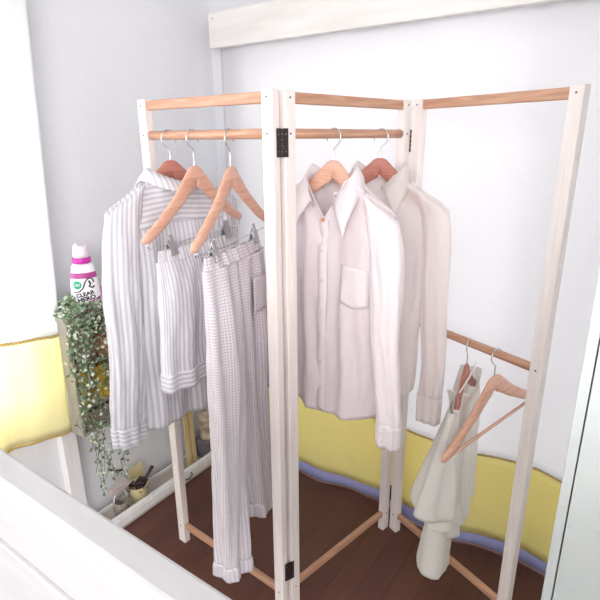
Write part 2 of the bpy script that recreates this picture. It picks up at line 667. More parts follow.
def hanger_body(mat, parent, L=HL, D=HD, hscale=1.0, yc=-.035):
    rings = []
    n = 41
    for i in range(n):
        t = -1 + 2 * i / (n - 1)
        a = abs(t)
        top = -hdrop(t, D)
        hh = hscale * smooth_interp(a, [0, .1, .25, .5, .8, 1.0], [.050, .049, .040, .032, .028, .023])
        th = smooth_interp(a, [0, .3, 1], [.0065, .0065, .0085])
        if i in (0, n - 1):
            hh *= .55
            th *= .6
            top -= .004
        y = yc * a ** 1.8
        x = t * L
        # section leans so it is square to the arm
        slope = (-hdrop(t + .02, D) + hdrop(t - .02, D)) / (.04 * L)
        lean = math.atan(slope) * .75
        ring = []
        for k in range(12):
            an = 2 * PI * k / 12
            cz = math.sin(an)
            cy = math.cos(an)
            zz = (cz * abs(cz) ** -.3 if cz else 0) * hh / 2 - hh / 2
            yy = (cy * abs(cy) ** -.3 if abs(cy) > 1e-6 else 0) * th
            ring.append(Vector((x - math.sin(lean) * zz * .9, y + yy, top + zz)))
        rings.append(ring)
    o = MB().loft(rings).build('hanger_arms', mat, parent, smooth=True)
    return o


def hook(parent, R=.0235, zb=.07, s=1):
    """zb: height of the rail centre above the hanger's neck"""
    w_ = .0017
    cz = zb + .0125 + w_ - R + .0004
    pts = [(0, -.012), (0, 0), (0, cz - R * 1.25)]
    c0 = math.radians(-52)
    pts += [(.35 * R, cz - R * 1.0)]
    k = 22
    for i in range(k + 1):
        a = c0 + (math.radians(205) - c0) * i / k
        pts.append((R * math.cos(a), cz + R * math.sin(a)))
    P = [Vector((s * x, 0, z)) for x, z in pts]
    # one pass of corner smoothing
    Q = [P[0], P[1]]
    for i in range(1, len(P) - 1):
        Q.append((P[i] * 3 + P[i + 1]) / 4)
        Q.append((P[i] + P[i + 1] * 3) / 4)
    Q.append(P[-1])
    return MB().tube(Q, w_, 8).build('hook', M['chrome'], parent, smooth=True)


def clip(parent, x, z, y=0):
    mb = MB()
    for sy in (-1, 1):
        rot = Matrix.Translation((x, y, z)) @ Matrix.Rotation(sy * .2, 4, 'X') @ Matrix.Scale(1.25, 4)
        mb.box(-.011, .011, sy * .004 - .001, sy * .004 + .001, -.026, .004, mat=rot)
        mb.box(-.006, .006, sy * .004 - .001, sy * .004 + .001, .004, .020, mat=rot)
        mb.tube([rot @ Vector((-.011, sy * .005, -.024)), rot @ Vector((.011, sy * .005, -.024))], .0022, 8)
    mb.tube([(x - .009, y, z), (x + .009, y, z)], .005, 10)
    return mb.build('clip', M['steel'], parent)


def hanger(label, P, zrail, zneck, phi, mat, clips=None, bar=None, L=HL, D=HD, tilt=0, group=None, hs=1, yc=-.035):
    t = thing('clothes_hanger', label, 'hanger', (P[0], P[1], zneck), phi, group)
    t.rotation_euler = (0, -tilt, phi)
    hanger_body(mat, t, L, D, yc=yc)
    hk = hook(t, zb=zrail - zneck, s=hs)
    if tilt:
        hk.rotation_euler = (0, tilt, 0)
    zt_ = -D - .012
    if clips:
        zw = -D - .032
        xe = L * .93
        ye = yc * .9
        pts = [(-xe, ye, zt_), (-xe, ye * .8, zw + .004), (-xe + .006, ye * .6, zw), (0, 0, zw), (xe - .006, ye * .6, zw), (xe, ye * .8, zw + .004), (xe, ye, zt_)]
        MB().tube(pts, .0016, 8).build('clip_wire', M['chrome'], t, smooth=True)
        for x in clips:
            clip(t, x, zw, -.001)
    if bar:
        zw = -D - bar
        for sx in (-1, 1):
            MB().tube([(sx * L * .84, yc * .73, -hdrop(.84, D) - .018), (sx * L * .84, yc * .73, zw)], .0013, 6).build('bar_wire', M['chrome'], t)
        MB().tube([(-L * .90, yc * .73, zw), (L * .90, yc * .73, zw)], .0052, 10).build('trouser_bar', mat, t, smooth=True)
    return t


# ------------------------------------------------------------------ garments
def nz_(x, y, s=0):
    return (math.sin(x * 1.7 + s) * math.cos(y * 1.3 + s * 2.1) + .5 * math.sin(x * 3.9 - y * 2.2 + s * 1.3) + .3 * math.sin(x * 7.1 + y * 4.3 + s)) / 1.8


def tube_cloth(name, mat, parent, ctr, half_a, half_b, fold, nt=36, nr=72, seed=0, adir=None, zoff=None, uo=0, swirl=0, freq=7, open_top=True, solid=.0014):
    """flattened cloth tube along ctr(t) in local space. half_a: along adir, half_b: across"""
    vs, fs, uv = [], [], []
    for i in range(nt + 1):
        t = i / nt
        c = Vector(ctr(t))
        c2 = Vector(ctr(min(1, t + .01)))
        c1 = Vector(ctr(max(0, t - .01)))
        T = (c2 - c1).normalized()
        a = Vector(adir(t)) if adir else Vector((1, 0, 0))
        a = (a - T * a.dot(T)).normalized()
        b = T.cross(a)
        ha, hb = half_a(t), half_b(t)
        per = 0
        lastp = None
        for k in range(nr):
            th = 2 * PI * k / nr
            ca, sa = math.cos(th), math.sin(th)
            fo = fold(t) * (math.sin(freq * th + seed + swirl * t) * .6 + .5 * math.sin((freq * 2 - 3) * th + seed * 2.3 - 1.5 * swirl * t) + .35 * nz_(th * 2, t * 9, seed))
            p = c + a * (ha * ca + fo * ca * .5) + b * ((hb + fo) * (sa if abs(sa) > 1e-6 else 0) * (abs(sa) ** -.25 if abs(sa) > 1e-6 else 0))
            dz = zoff(t, th) if zoff else 0
            p = p + T * -dz
            vs.append(p)
            # uv: flattened distance along perimeter
            uv.append((uo + (1 if sa >= 0 else -1) * 0 + ha * 1.57 * (2 * abs((th / (2 * PI)) * 2 - 1) - 1) , -(c.z)))
    for i in range(nt):
        for k in range(nr):
            p = i * nr + k
            q = i * nr + (k + 1) % nr
            fs.append((p, q, q + nr, p + nr))
    return mesh(name, vs, fs, mat, parent, uvs=uv, solid=solid)


def shirt_body(parent, mat, Sh=.225, length=.70, W=None, T=None, D=HD, neck=.072, vdeep=.07, hemf=None, fold=.02, seed=0, nt=48, nr=160, ycurve=.035, uvdiag=0):
    vs, fs, uv = [], [], []
    W = W or (lambda t: lerp(Sh, Sh + .025, min(1, t * 3)))
    T = T or (lambda t: .012 + .05 * min(1, t * 4))
    for i in range(nt + 1):
        t = i / nt
        for k in range(nr):
            th = 2 * PI * k / nr
            u = math.cos(th)
            u = math.copysign(abs(u) ** .85, u)
            s = math.sin(th)
            side = 1 if s >= 0 else -1          # +1 back, -1 front
            x0 = u * Sh
            xa = abs(x0)
            zt_ = -hdrop(x0 / HL, D) + .006
            if xa < neck:
                q = xa / neck
                rim = -hdrop(neck / HL, D) + .005
                if side > 0:
                    zt_ = rim - .028 * (1 - q * q)
                else:
                    zt_ = rim - vdeep * (1 - q ** 1.15)
                    zt_ = min(zt_, rim)
            zb_ = -length + (hemf(u, side) if hemf else 0)
            z = lerp(zt_, zb_, t)
            x = W(t) * u
            dep = abs(s) ** .6
            tt = T(t)
            amp = fold * min(1, t * 2.2)
            f = amp * (math.sin(u * 9 + seed + side * 1.1 + t * 1.4) * .55 + math.sin(u * 19 + seed * 2 + side * 2 - t * 2.3) * .28 + .4 * nz_(u * 5, t * 6, seed + side))
            ybase = -ycurve * abs(u) ** 1.8 * (1 - t * .7)
            y = ybase + side * dep * tt + f * min(1, dep * 1.6)
            if t < .12 and xa >= neck:
                y = ybase + side * lerp(abs(s) ** .3 * .014, dep * tt, t / .12) + f * dep * t / .12
            elif t < .12:
                y = side * dep * lerp(.038, tt, t / .12)
            vs.append((x + .004 * math.sin(t * 11 + seed) * abs(u), y, z))
            uv.append((x0 + (.5 if side > 0 else 0) + uvdiag * z, z))
    for i in range(nt):
        for k in range(nr):
            p = i * nr + k
            q = i * nr + (k + 1) % nr
            fs.append((p, q, q + nr, p + nr))
    return mesh('shirt_body', vs, fs, mat, parent, uvs=uv, solid=.0014)


def sleeve(parent, mat, side, Sh=.225, D=HD, zend=-.78, out=.02, wtop=.052, wmid=.055, wend=.038, ytop=0, yend=0, fold=.006, seed=0, cuff=.055, cuffmat=None, thick=.022, btn=False, yc=-.035, cflare=1.0, lean=0, drift=0):
    """hangs from the shoulder line: its top edge follows the shoulder, the outer edge drops from the shoulder tip"""
    xi = Sh + .006 - wtop
    nt, nr = 56, 64
    vs, fs, uv = [], [], []
    for i in range(nt + 1):
        t = i / nt
        tt = t ** .9
        ha = smooth_interp(t, [-.1, 0, .12, .45, 1], [wtop, wtop, wmid, lerp(wmid, wend, .5), wend])
        hb = smooth_interp(t, [-.1, 0, .15, 1.0, 1.2], [.017, .017, thick, thick * .9, thick * .9])
        xc = xi + out * (1 - math.exp(-t * 8)) + (wtop - ha) * .6 + drift * t
        for k in range(nr):
            th = 2 * PI * k / nr
            ca, sa = math.cos(th), math.sin(th)
            x0 = xi + wtop * ca
            zt_ = -hdrop(min(x0, Sh) / HL, D) + .008 - max(0, x0 - (Sh - .02)) * .35
            fo = fold * min(1, .15 + t * 3) * (math.sin(4 * th + seed + 2 * t) * .5 + .5 * math.sin(7 * th - seed - 4 * t) + .5 * nz_(th * 2, t * 11, seed))
            z = lerp(zt_, zend + cuff, tt)
            yb = yc * (abs(xc) / HL) ** 1.8
            y = lerp(yb + ytop, yb * .5 + yend, t) + (hb + fo) * math.copysign(abs(sa) ** .75, sa)
            x = xc + (ha + fo * .6) * ca + .005 * math.sin(t * 7 + seed)
            vs.append((side * x, y + lean * ca * ha * min(1, t * 4), z))
            uv.append((.3 + x0 * 1.0 + (.1 if sa > 0 else 0), z))
    for i in range(nt):
        for k in range(nr):
            p, q = i * nr + k, i * nr + (k + 1) % nr
            fs.append((p, q, q + nr, p + nr))
    o = mesh('sleeve', vs, fs, mat, parent, uvs=uv, solid=.0014)
    last = [Vector(v) for v in vs[-nr:]]
    c = sum(last, Vector()) / nr
    rings = []
    for j in range(7):
        q = j / 6
        rings.append([Vector((c.x + (p.x - c.x) * (1.05 * lerp(1, cflare, q)), c.y + (p.y - c.y) * 1.06, p.z + .004 - (cuff + .004) * q)) for p in last])
    cv = [p for r_ in rings for p in r_]
    cf = [(i * nr + k, i * nr + (k + 1) % nr, (i + 1) * nr + (k + 1) % nr, (i + 1) * nr + k) for i in range(6) for k in range(nr)]
    cu = mesh('cuff', cv, cf, cuffmat or mat, o, uvs=[(v.z, v.x) for v in cv], solid=.003)
    if btn:
        f = min(last, key=lambda p: p.y + abs(p.x - c.x - side * .012) * .5)
        for zz in (.3, .7):
            yy = c.y + (f.y - c.y) * 1.06
            MB().tube([(f.x, yy - .001, c.z - cuff * zz), (f.x, yy - .004, c.z - cuff * zz)], .0055, 12).build('button', M['button'], cu)
    return o


def collar(parent, mat, D=HD, neck=.07, fall=.06, point=.085, spread=.055, stand=.03, opendrop=.055):
    """folded shirt collar: the stand rises around the neck, the leaf folds over and ends in two points"""
    rim = -hdrop(neck / HL, D) + .004
    nphi = 49
    rows = []
    stand0 = stand
    for i in range(nphi):
        s = -1 + 2 * i / (nphi - 1)           # -1 front left .. 0 back .. 1 front right
        a = abs(s)
        stand = stand0 * lerp(.2, 1, min(1, a / .5) ** 1.5)
        ang = s * PI * .90
        x = math.sin(ang) * (neck + .004)
        y = math.cos(ang) * .045 - .004
        front = max(0, (a - .45) / .55)
        zr = rim - .004 - opendrop * front ** 1.6 - .024 * max(0, 1 - a / .5)
        x += math.copysign(.014 * front, s)
        col = []
        out = Vector((math.sin(ang), math.cos(ang), 0))
        # inner bottom, stand top, fold, leaf bottom
        col.append(Vector((x, y, zr)) - out * .002)
        col.append(Vector((x, y, zr + stand * (1 - .55 * front))) + out * .001)
        col.append(Vector((x, y, zr + stand * (1 - .55 * front) + .004)) + out * .006)
        ff = fall + (point - fall) * front ** 2
        lean = math.copysign(spread * front ** 2, s)
        o1 = out * (.014 + .012 * (1 - front))
        ydrop = -.016 * front
        for q in (.35, .7, 1.0):
            col.append(Vector((x + lean * q, y + ydrop * q, zr + stand * (1 - .55 * front) - ff * q)) + o1 * (.6 + .6 * q))
        rows.append(col)
    vs = [p for c in rows for p in c]
    m_ = len(rows[0])
    fs = []
    for i in range(nphi - 1):
        for j in range(m_ - 1):
            p = i * m_ + j
            fs.append((p, p + 1, p + m_ + 1, p + m_))
    uv = [(v.x, v.z) for v in vs]
    return mesh('collar', vs, fs, mat, parent, uvs=uv, solid=.0022)


def placket(parent, mat, z0_, z1_, yf, seed=0, nb=6, w=.016, first=None):
    vs, fs = [], []
    n = 40
    for i in range(n + 1):
        z = lerp(z0_, z1_, i / n)
        y = yf(z)
        xo = .004 * math.sin(z * 13 + seed)
        for dx, dy in ((-w, 0.004), (-w * .9, 0), (w * .9, 0), (w, .004)):
            vs.append((xo + dx, y + dy, z))
    for i in range(n):
        for j in range(3):
            p = i * 4 + j
            fs.append((p, p + 1, p + 5, p + 4))
    o = mesh('placket', vs, fs, mat, parent, uvs=[(v[0], v[2]) for v in vs], solid=.0015)
    for k in range(nb):
        z = lerp(z0_ - .012, z1_ + .09, k / (nb - 1))
        y = yf(z)
        b = MB()
        b.tube([(.004 * math.sin(z * 13 + seed), y - .0006, z), (.004 * math.sin(z * 13 + seed), y - .003, z)], .0055, 14)
        b.build('button', first if (first and k == 0) else M['button'], o)
    return o


def patch(name, parent, mat, x0_, x1_, z0_, z1_, yf, bulge=.0018, point=0):
    vs, fs = [], []
    n = 10
    for i in range(n + 1):
        for j in range(n + 1):
            u, v = j / n, i / n
            x = lerp(x0_, x1_, u)
            zb_ = z1_ - point * (1 - abs(2 * u - 1))
            z = lerp(z0_, zb_, v)
            vs.append((x, yf(x, z) - bulge, z))
    for i in range(n):
        for j in range(n):
            p = i * (n + 1) + j
            fs.append((p, p + 1, p + n + 2, p + n + 1))
    return mesh(name, vs, fs, mat, parent, uvs=[(v[0], v[2]) for v in vs], solid=.001)


# surface depth of a finished shirt body, for pockets and plackets
def depth_fn(body, side=-1):
    from mathutils.bvhtree import BVHTree
    me = body.data
    bv = BVHTree.FromPolygons([v.co[:] for v in me.vertices], [p.vertices[:] for p in me.polygons])

    def f(x, z):
        h = bv.ray_cast(Vector((x, side * .6, z)), Vector((0, -side, 0)))
        return (h[0].y if h[0] else side * .04)
    return f


def textmesh(s, size, font_bold=False):
    cu = bpy.data.curves.new('t', 'FONT')
    cu.body = s
    cu.size = size
    cu.align_x = 'CENTER'
    cu.offset = size * .045 if font_bold else 0
    o = bpy.data.objects.new('t', cu)
    COL.objects.link(o)
    dg = bpy.context.evaluated_depsgraph_get()
    me = bpy.data.meshes.new_from_object(o.evaluated_get(dg))
    vs = [v.co.copy() for v in me.vertices]
    fs = [tuple(p.vertices) for p in me.polygons]
    bpy.data.objects.remove(o)
    bpy.data.curves.remove(cu)
    bpy.data.meshes.remove(me)
    return vs, fs


# --- garment + hanger 1: striped pyjama shirt, seen from behind
def at(P, z, phi, name, label, cat, group=None):
    return thing(name, label, cat, (P[0], P[1], z), phi, group)


R96 = math.radians
P1, Z1, F1 = (-1.193, 1.0515), 1.431, R96(-97)
hanger('wooden hanger inside the grey striped pyjama shirt, leftmost on the rack', P1, 1.4995, Z1, F1, M['redbeech'], yc=.02, L=.205)
g1 = at(P1, Z1, F1, 'pyjama_shirt', 'long-sleeved white and grey striped pyjama shirt on the leftmost hanger', 'shirt')
b1 = shirt_body(g1, M['stripe'], length=.81, W=lambda t: interp(t, [0, .2, 1], [.228, .222, .235]), T=lambda t: interp(t, [0, .2, 1], [.014, .04, .046]), vdeep=.06, seed=1.3, fold=.018, ycurve=-.02)
sleeve(g1, M['stripe'], 1, zend=-.83, out=.022, drift=.03, wtop=.06, wmid=.06, wend=.048, seed=.4, thick=.034, fold=.008, ytop=.010, yend=.0, cuff=.06, cuffmat=M['stripe_h'], yc=.02)
sleeve(g1, M['stripe'], -1, zend=-.80, out=.0, wtop=.055, wmid=.06, wend=.055, seed=2.4, thick=.035, fold=.009, cuff=.06, cuffmat=M['stripe_h'], yc=.02)
collar(g1, M['stripe'], fall=.03, point=.035, stand=.022, spread=.02)
fb = depth_fn(b1, 1)
vs, fs = [], []
for i in range(15):
    for j in range(41):
        x = lerp(-.205, .205, j / 40)
        zt0 = min(-hdrop(x / HL) - .004, -.062)
        z = lerp(zt0, -.175 - .02 * (x / .2) ** 2, i / 14)
        vs.append((x, fb(x, z) + .0025, z))
for i in range(14):
    for j in range(40):
        p = i * 41 + j
        fs.append((p, p + 1, p + 42, p + 41))
mesh('yoke', vs, fs, M['stripe'], g1, uvs=[(v[2] * 1.0 + abs(v[0]) * .1, v[0]) for v in vs], solid=.0015)

# --- hanger 2 + striped shorts
def trousers(g, mat, waist, W0, legs, seed=0, cuffh=.05, band=.035, thick=.035, matcuff=None, gather=0.0, foldk=.012, kind='trouser_leg'):
    """two full-length legs meeting in a centre seam under one waistband; legs: (hip x, hem x, hip a, hem a, hem z)"""
    zs = waist
    tube_cloth('waistband', mat, g, lambda t: (0, 0, lerp(zs, zs - band, t)), lambda t: W0 * lerp(.96, .985, t), lambda t: thick * lerp(.16, .52, t), lambda t: .004, nt=8, nr=140, seed=seed + 1, freq=18, solid=.003)
    for k, (xc, xe, wt, we, ze) in enumerate(legs):
        ctr = lambda t, xc=xc, xe=xe, ze=ze: (smooth_interp(t, [0, .3, 1], [xc, lerp(xc, xe, .2), xe]), .006 * math.sin(t * 5 + k * 2), lerp(zs - band + .004, ze + cuffh, t))
        wa = lambda t, wt=wt, we=we: smooth_interp(t, [0, .28, .6, 1], [wt, wt * 1.03, lerp(wt, we, .7), we])
        wb = lambda t: thick * smooth_interp(t, [0, .12, .3, 1], [.48, .8, 1.0, 1.12])
        leg = tube_cloth(kind, mat, g, ctr, wa, wb, lambda t: foldk * smooth_interp(t, [0, .2, 1], [.3, .9, 1.1]), nt=64, nr=110, seed=seed + k * 1.7, freq=5, swirl=2, uo=k * .4)
        nr = 110
        last = [Vector(v.co) for v in leg.data.vertices[-nr:]]
        c = sum(last, Vector()) / nr
        cv, cf = [], []
        for j in range(9):
            q = j / 8
            kx = lerp(1.0, 1.05, min(1, q * 5)) + gather * .12 * (q - .5)
            for i, p in enumerate(last):
                fr_ = gather * .01 * q * math.sin(i / nr * 2 * PI * 22)
                cv.append(Vector((c.x + (p.x - c.x) * kx, c.y + (p.y - c.y) * (kx + .05) + fr_, p.z + .006 - (cuffh + .006) * q)))
        for j in range(8):
            for i in range(nr):
                a_, b_ = j * nr + i, j * nr + (i + 1) % nr
                cf.append((a_, b_, b_ + nr, a_ + nr))
        mesh('cuff', cv, cf, matcuff or mat, leg, uvs=[(v.z, v.x) if matcuff else (v.x, v.z) for v in cv], solid=.002)


P2, Z2, F2 = (-1.089, 1.0455), 1.418, R96(-87)
hanger('wooden clip hanger holding the striped shorts, second from the left', P2, 1.4995, Z2, F2, M['beech'], clips=(-.118, .118), D=.17, L=.21, yc=-.01, tilt=R96(-2))
g2 = at(P2, Z2, F2, 'pyjama_shorts', 'white and grey striped pyjama shorts clipped below the second hanger', 'shorts')
trousers(g2, M['stripe'], -.218, .165, [(.084, .090, .084, .086, -.635), (-.084, -.088, .084, .084, -.63)], kind='shorts_leg', seed=.7, cuffh=.05, matcuff=M['stripe_h'], thick=.032, foldk=.007)

P3, Z3, F3 = (-.944, 1.0375), 1.42, R96(-76)
hanger('wooden clip hanger holding the checked trousers, beside the near posts', P3, 1.4995, Z3, F3, M['beech'], clips=(-.118, .118), D=.17, yc=0, tilt=R96(-2))
g3 = at(P3, Z3, F3, 'pyjama_trousers', 'long grey checked pyjama trousers clipped under a wooden hanger, gathered hems', 'trousers')
trousers(g3, M['check'], -.218, .162, [(.082, .090, .083, .055, -1.26), (-.080, -.10, .080, .066, -1.155)], seed=2.1, cuffh=.045, thick=.036, gather=.18, foldk=.012)
# patch pocket on the near-camera face, and drawstring
patch('pocket', g3, M['check'], -.13, -.03, -.315, -.42, lambda x, z: .0425 - .1 * (abs(x + .08) - .0), bulge=-.003)

# --- hanger 4: white linen shirt, front to the camera
P4, Z4, F4 = (-.747, 1.238), 1.431, R96(-8)
hanger('wooden hanger inside the front white button shirt with the tan top button', P4, 1.4995, Z4, F4, M['beech'], L=.205)
g4 = at(P4, Z4, F4, 'button_shirt', 'white long-sleeved button shirt facing front, collar open, in the middle panel', 'shirt')
b4 = shirt_body(g4, M['linen'], length=.755, W=lambda t: interp(t, [0, .2, 1], [.228, .212, .205]), T=lambda t: interp(t, [0, .15, 1], [.012, .04, .05]), vdeep=.112, seed=.2, fold=.016,
                hemf=lambda u, s: .05 * abs(u) ** 2 + (-.02 if s > 0 else 0))
fd = depth_fn(b4)
rim = -hdrop(.072 / HL) + .005
placket(b4, M['linen2'], rim - .108, -.765, lambda z: fd(0, z) - .0035, nb=7, first=M['tan_button'])
patch('chest_pocket', b4, M['linen2'], .065, .165, -.275, -.38, fd, point=.012)
collar(g4, M['linen2'], opendrop=.082)
sleeve(g4, M['linen2'], 1, zend=-.745, out=.035, drift=.035, seed=.9, thick=.03, ytop=-.012, yend=-.05, cuff=.07, btn=True, lean=-.2)
sleeve(g4, M['linen2'], -1, zend=-.74, out=.004, seed=3.2, thick=.03, ytop=-.006, yend=-.03, cuff=.07)
tg = patch('size_tag', g4, M['tag'], -.022, .022, -.088, -.108, lambda x, z: .026, bulge=0)
# the tag shows a small grey word, too small to read
MB().box(-.014, -.004, .0249, .0253, -.1005, -.0965).box(-.002, .005, .0249, .0253, -.1005, -.0965).box(.007, .014, .0249, .0253, -.1005, -.0965).build('tag_print', M['ink'], tg)

# --- hanger 5: sheer white shirt behind it
P5, Z5, F5 = (-.706, 1.442), 1.431, R96(-2)
hanger('wooden hanger inside the sheer white shirt, behind the front white shirt', P5, 1.4995, Z5, F5, M['redbeech'], L=.205)
g5 = at(P5, Z5, F5, 'sheer_shirt', 'sheer white long-sleeved shirt hanging behind the other white shirt', 'shirt')
b5 = shirt_body(g5, M['sheer'], length=.78, W=lambda t: interp(t, [0, .2, 1], [.228, .19, .150]), T=lambda t: interp(t, [0, .15, 1], [.012, .03, .04]), vdeep=.07, seed=4.2, fold=.014,
                hemf=lambda u, s: .05 * abs(u) ** 2)
fd5 = depth_fn(b5)
placket(b5, M['sheer'], rim - .08, -.74, lambda z: fd5(0, z) - .0035, nb=6)
collar(g5, M['sheer'])
sleeve(g5, M['sheer'], 1, zend=-.80, out=.035, wtop=.05, wmid=.042, wend=.036, seed=1.9, thick=.024, ytop=-.006, yend=-.02, cuff=.09, cflare=.95)
sleeve(g5, M['sheer'], -1, zend=-.77, out=.004, seed=5, thick=.022, cuff=.06)
emb = MB()
emb.tube([(-.006, .026, -.088), (0, .024, -.098), (.006, .026, -.088)], .0016, 6)
emb.tube([(-.004, .024, -.106), (.004, .024, -.106)], .0018, 6)
emb.build('collar_print', M['ink'], g5)

# --- hanger 6: reddish hanger with blouse on the low rail
P6, Z6, F6 = (-.398, 1.469), .823, R96(-84)
hanger('small dark reddish hanger carrying the ivory blouse on the low rail', P6, .893, Z6, F6, M['redbeech'], L=.15, D=.10, tilt=R96(6), yc=.01)
g6 = at(P6, Z6, F6, 'ruffled_blouse', 'ivory blouse with flared ruffle sleeves on the low rail', 'blouse')


def flare(name, parent, mat, x0_, x1_, ztop, zbot, b0, b1_, y0_=0, y1_=0, seed=0, freq=5, fold=.012, a0=.05, a1=.10, zo=None):
    return tube_cloth(name, mat, parent, lambda t: (lerp(x0_, x1_, t), lerp(y0_, y1_, t), lerp(ztop, zbot, t)), lambda t: lerp(a0, a1, t), lambda t: lerp(b0, b1_, t), lambda t: fold * t, nt=30, nr=90, seed=seed, freq=freq, zoff=zo)


bb = shirt_body(g6, M['blouse'], Sh=.16, length=.52, D=.11, W=lambda t: interp(t, [0, .15, .5, 1], [.16, .15, .14, .13]), T=lambda t: interp(t, [0, .15, .5, 1], [.012, .028, .042, .05]), neck=.10, vdeep=.07, seed=2.7, fold=.014, ycurve=-.01, hemf=lambda u, s: -.03 * u)
flare('ruffle_sleeve', g6, M['blouse'], .120, .135, -.075, -.435, .012, .066, 0, -.040, seed=.5, freq=4, fold=.014, a0=.042, a1=.062, zo=lambda t, th: -.025 * t * math.cos(th) - (1 - t) * .02 * math.cos(th))
flare('ruffle_tier', g6, M['blouse'], .10, .10, -.40, -.50, .046, .058, -.02, -.012, seed=2.5, freq=5, fold=.012, a0=.06, a1=.075)
flare('long_underlayer', g6, M['blouse'], .10, .10, -.42, -.70, .035, .05, -.015, -.03, seed=1.5, freq=3, a0=.06, a1=.065, fold=.009)
MB().tube([(.16 * math.cos(a) if False else lerp(-.10, .10, i / 12), .022 * math.sin(i / 12 * PI) + .004, -hdrop(lerp(-.10, .10, i / 12) / HL, .11) + .001) for i, a in enumerate([0] * 13)], .003, 6).build('neck_binding', M['blouse'], g6, smooth=True)

# --- hanger 7: empty hanger with trouser bar
P7, Z7, F7 = (-.305, 1.4305), .823, R96(-110)
hanger('empty wooden hanger with trouser bar at the near end of the low rail', P7, .893, Z7, F7, M['beech'], bar=.010, tilt=R96(-8), D=.168, L=.235, yc=0)

# ------------------------------------------------------------------ shelf, plant, bottle
sh = thing('open_shelf', 'narrow grey-washed open wall shelf behind the trailing plant', 'shelf', (-1.62, .945, .47))
SX0, SX1, SY0, SY1, SZ = -.08, .075, -.09, .10, .905
for sy in (SY0, SY1 - .012):
    MB().box(SX0, SX1, sy, sy + .012, 0, SZ - .47).build('side_panel', M['shelfgrey'], sh, bevel=.002)
for z in (.001, .10, .26):
    MB().box(SX0, SX1, SY0 + .0125, SY1 - .0125, z, z + .012).build('shelf_board', M['shelfgrey'], sh, bevel=.002)
MB().box(SX0, SX1 + .008, SY0 - .004, SY1 + .008, SZ + .0005 - .47, SZ + .016 - .47).build('top_board', M['shelfgrey'], sh, bevel=.002)
SL = sh.location


def small(name, label, cat, mb, mat, loc, group=None, smooth=True, bevel=0):
    o = mb.build(name, mat, smooth=smooth, bevel=bevel)
    o.location = loc
    return tag(o, label, cat, group)


small('jar', 'dusty pink jar on the upper shelf behind the plant', 'jar', MB().lathe([(.0, 0), (.032, 0), (.036, .03), (.036, .07), (.026, .09), (.028, .105), (0, .105)]), M['pink'], (-1.575, .925, .7425))
small('jar', 'small orange jar right of the pink one', 'jar', MB().lathe([(.0, 0), (.024, 0), (.030, .03), (.028, .07), (.02, .082), (.022, .095), (0, .095)]), M['terracotta'], (-1.575, .995, .7425))
small('fabric_bin', 'mustard yellow fabric bin on the middle shelf, behind the plant', 'bin', MB().loft([[Vector((x * k, y * k, z)) for x, y in ((-.055, -.075), (.06, -.075), (.06, .075), (-.055, .075))] for z, k in ((0, .94), (.13, 1.0), (.131, .97), (.02, .9))]), M['mustard'], (-1.61, .945, .5825), smooth=False, bevel=.003)
small('woven_basket', 'low grey woven basket on the bottom board of the wall shelf', 'basket', MB().loft([[Vector((x * k, y * k, z)) for x, y in ((-.055, -.075), (.06, -.075), (.06, .075), (-.055, .075))] for z, k in ((0, .9), (.07, 1.0), (.071, .96), (.02, .86))]), M['stone'], (-1.61, .945, .4835), smooth=False, bevel=.004)

# plant
pl = thing('trailing_plant', 'trailing ivy-like plant with tiny leaves spilling down the wall shelf', 'plant', (-1.62, .905, SZ + .0162))
MB().lathe([(0, 0), (.034, 0), (.042, .026), (.044, .026), (.044, .032), (.039, .032), (.037, .024), (0, .024)]).build('pot', M['bwhite'], pl, smooth=True)
rnd = random.Random(3)
lf = MB()
st = MB()


def leaf(p, size, mi):
    n = Vector((rnd.uniform(.2, 1), rnd.uniform(-1, 1), rnd.uniform(-.6, .9))).normalized()
    a = n.orthogonal().normalized()
    a = Matrix.Rotation(rnd.uniform(0, 2 * PI), 3, n) @ a
    b = n.cross(a)
    L_ = size
    W_ = size * .42
    lf.add([p, p + a * L_ * .5 + b * W_ - n * .0012, p + a * L_, p + a * L_ * .5 - b * W_ - n * .0012, p + a * L_ * .5 + n * .001], [(0, 1, 4), (1, 2, 4), (2, 3, 4), (3, 0, 4)], mi)


for v in range(36):
    yy = rnd.uniform(-.065, .10)
    ln = rnd.choice([rnd.uniform(.08, .3), rnd.uniform(.3, .55), rnd.uniform(.5, .72)])
    if yy < -.04:
        ln = min(ln, .42)
    xx = .09 + rnd.uniform(0, .025)
    pts = [Vector((0, 0, .026)), Vector((.03, yy * .3, .038 + rnd.uniform(0, .012))), Vector((.085, yy * .8, .028))]
    nseg = max(4, int(ln / .028))
    for i in range(nseg):
        t = (i + 1) / nseg
        pts.append(Vector((xx + .010 * math.sin(i * .9 + v) + rnd.uniform(-.004, .004), yy + .014 * math.sin(i * .7 + v * 1.7) + rnd.uniform(-.006, .006), .012 - ln * t)))
    st.tube(pts, .0011, 5)
    for i, p in enumerate(pts[1:]):
        for _ in range(4 if p.z > -.08 else (2 if p.z > -.3 else 2)):
            q = p + Vector((rnd.uniform(-.008, .012), rnd.uniform(-.012, .012), rnd.uniform(-.014, .014)))
            leaf(q, rnd.uniform(.010, .019), rnd.choice([0, 0, 1, 1, 2]))
for _ in range(260):
    q = Vector((rnd.uniform(.0, .10), max(-.055, min(.10, rnd.gauss(.01, .042))), rnd.uniform(.015, .042)))
    q.z -= abs(q.y) * .15
    leaf(q, rnd.uniform(.012, .021), rnd.choice([0, 0, 1, 1, 2]))
st.build('stems', M['stem'], pl, smooth=True)
lf.build('foliage', [M['leaf_a'], M['leaf_b'], M['leaf_c']], pl)

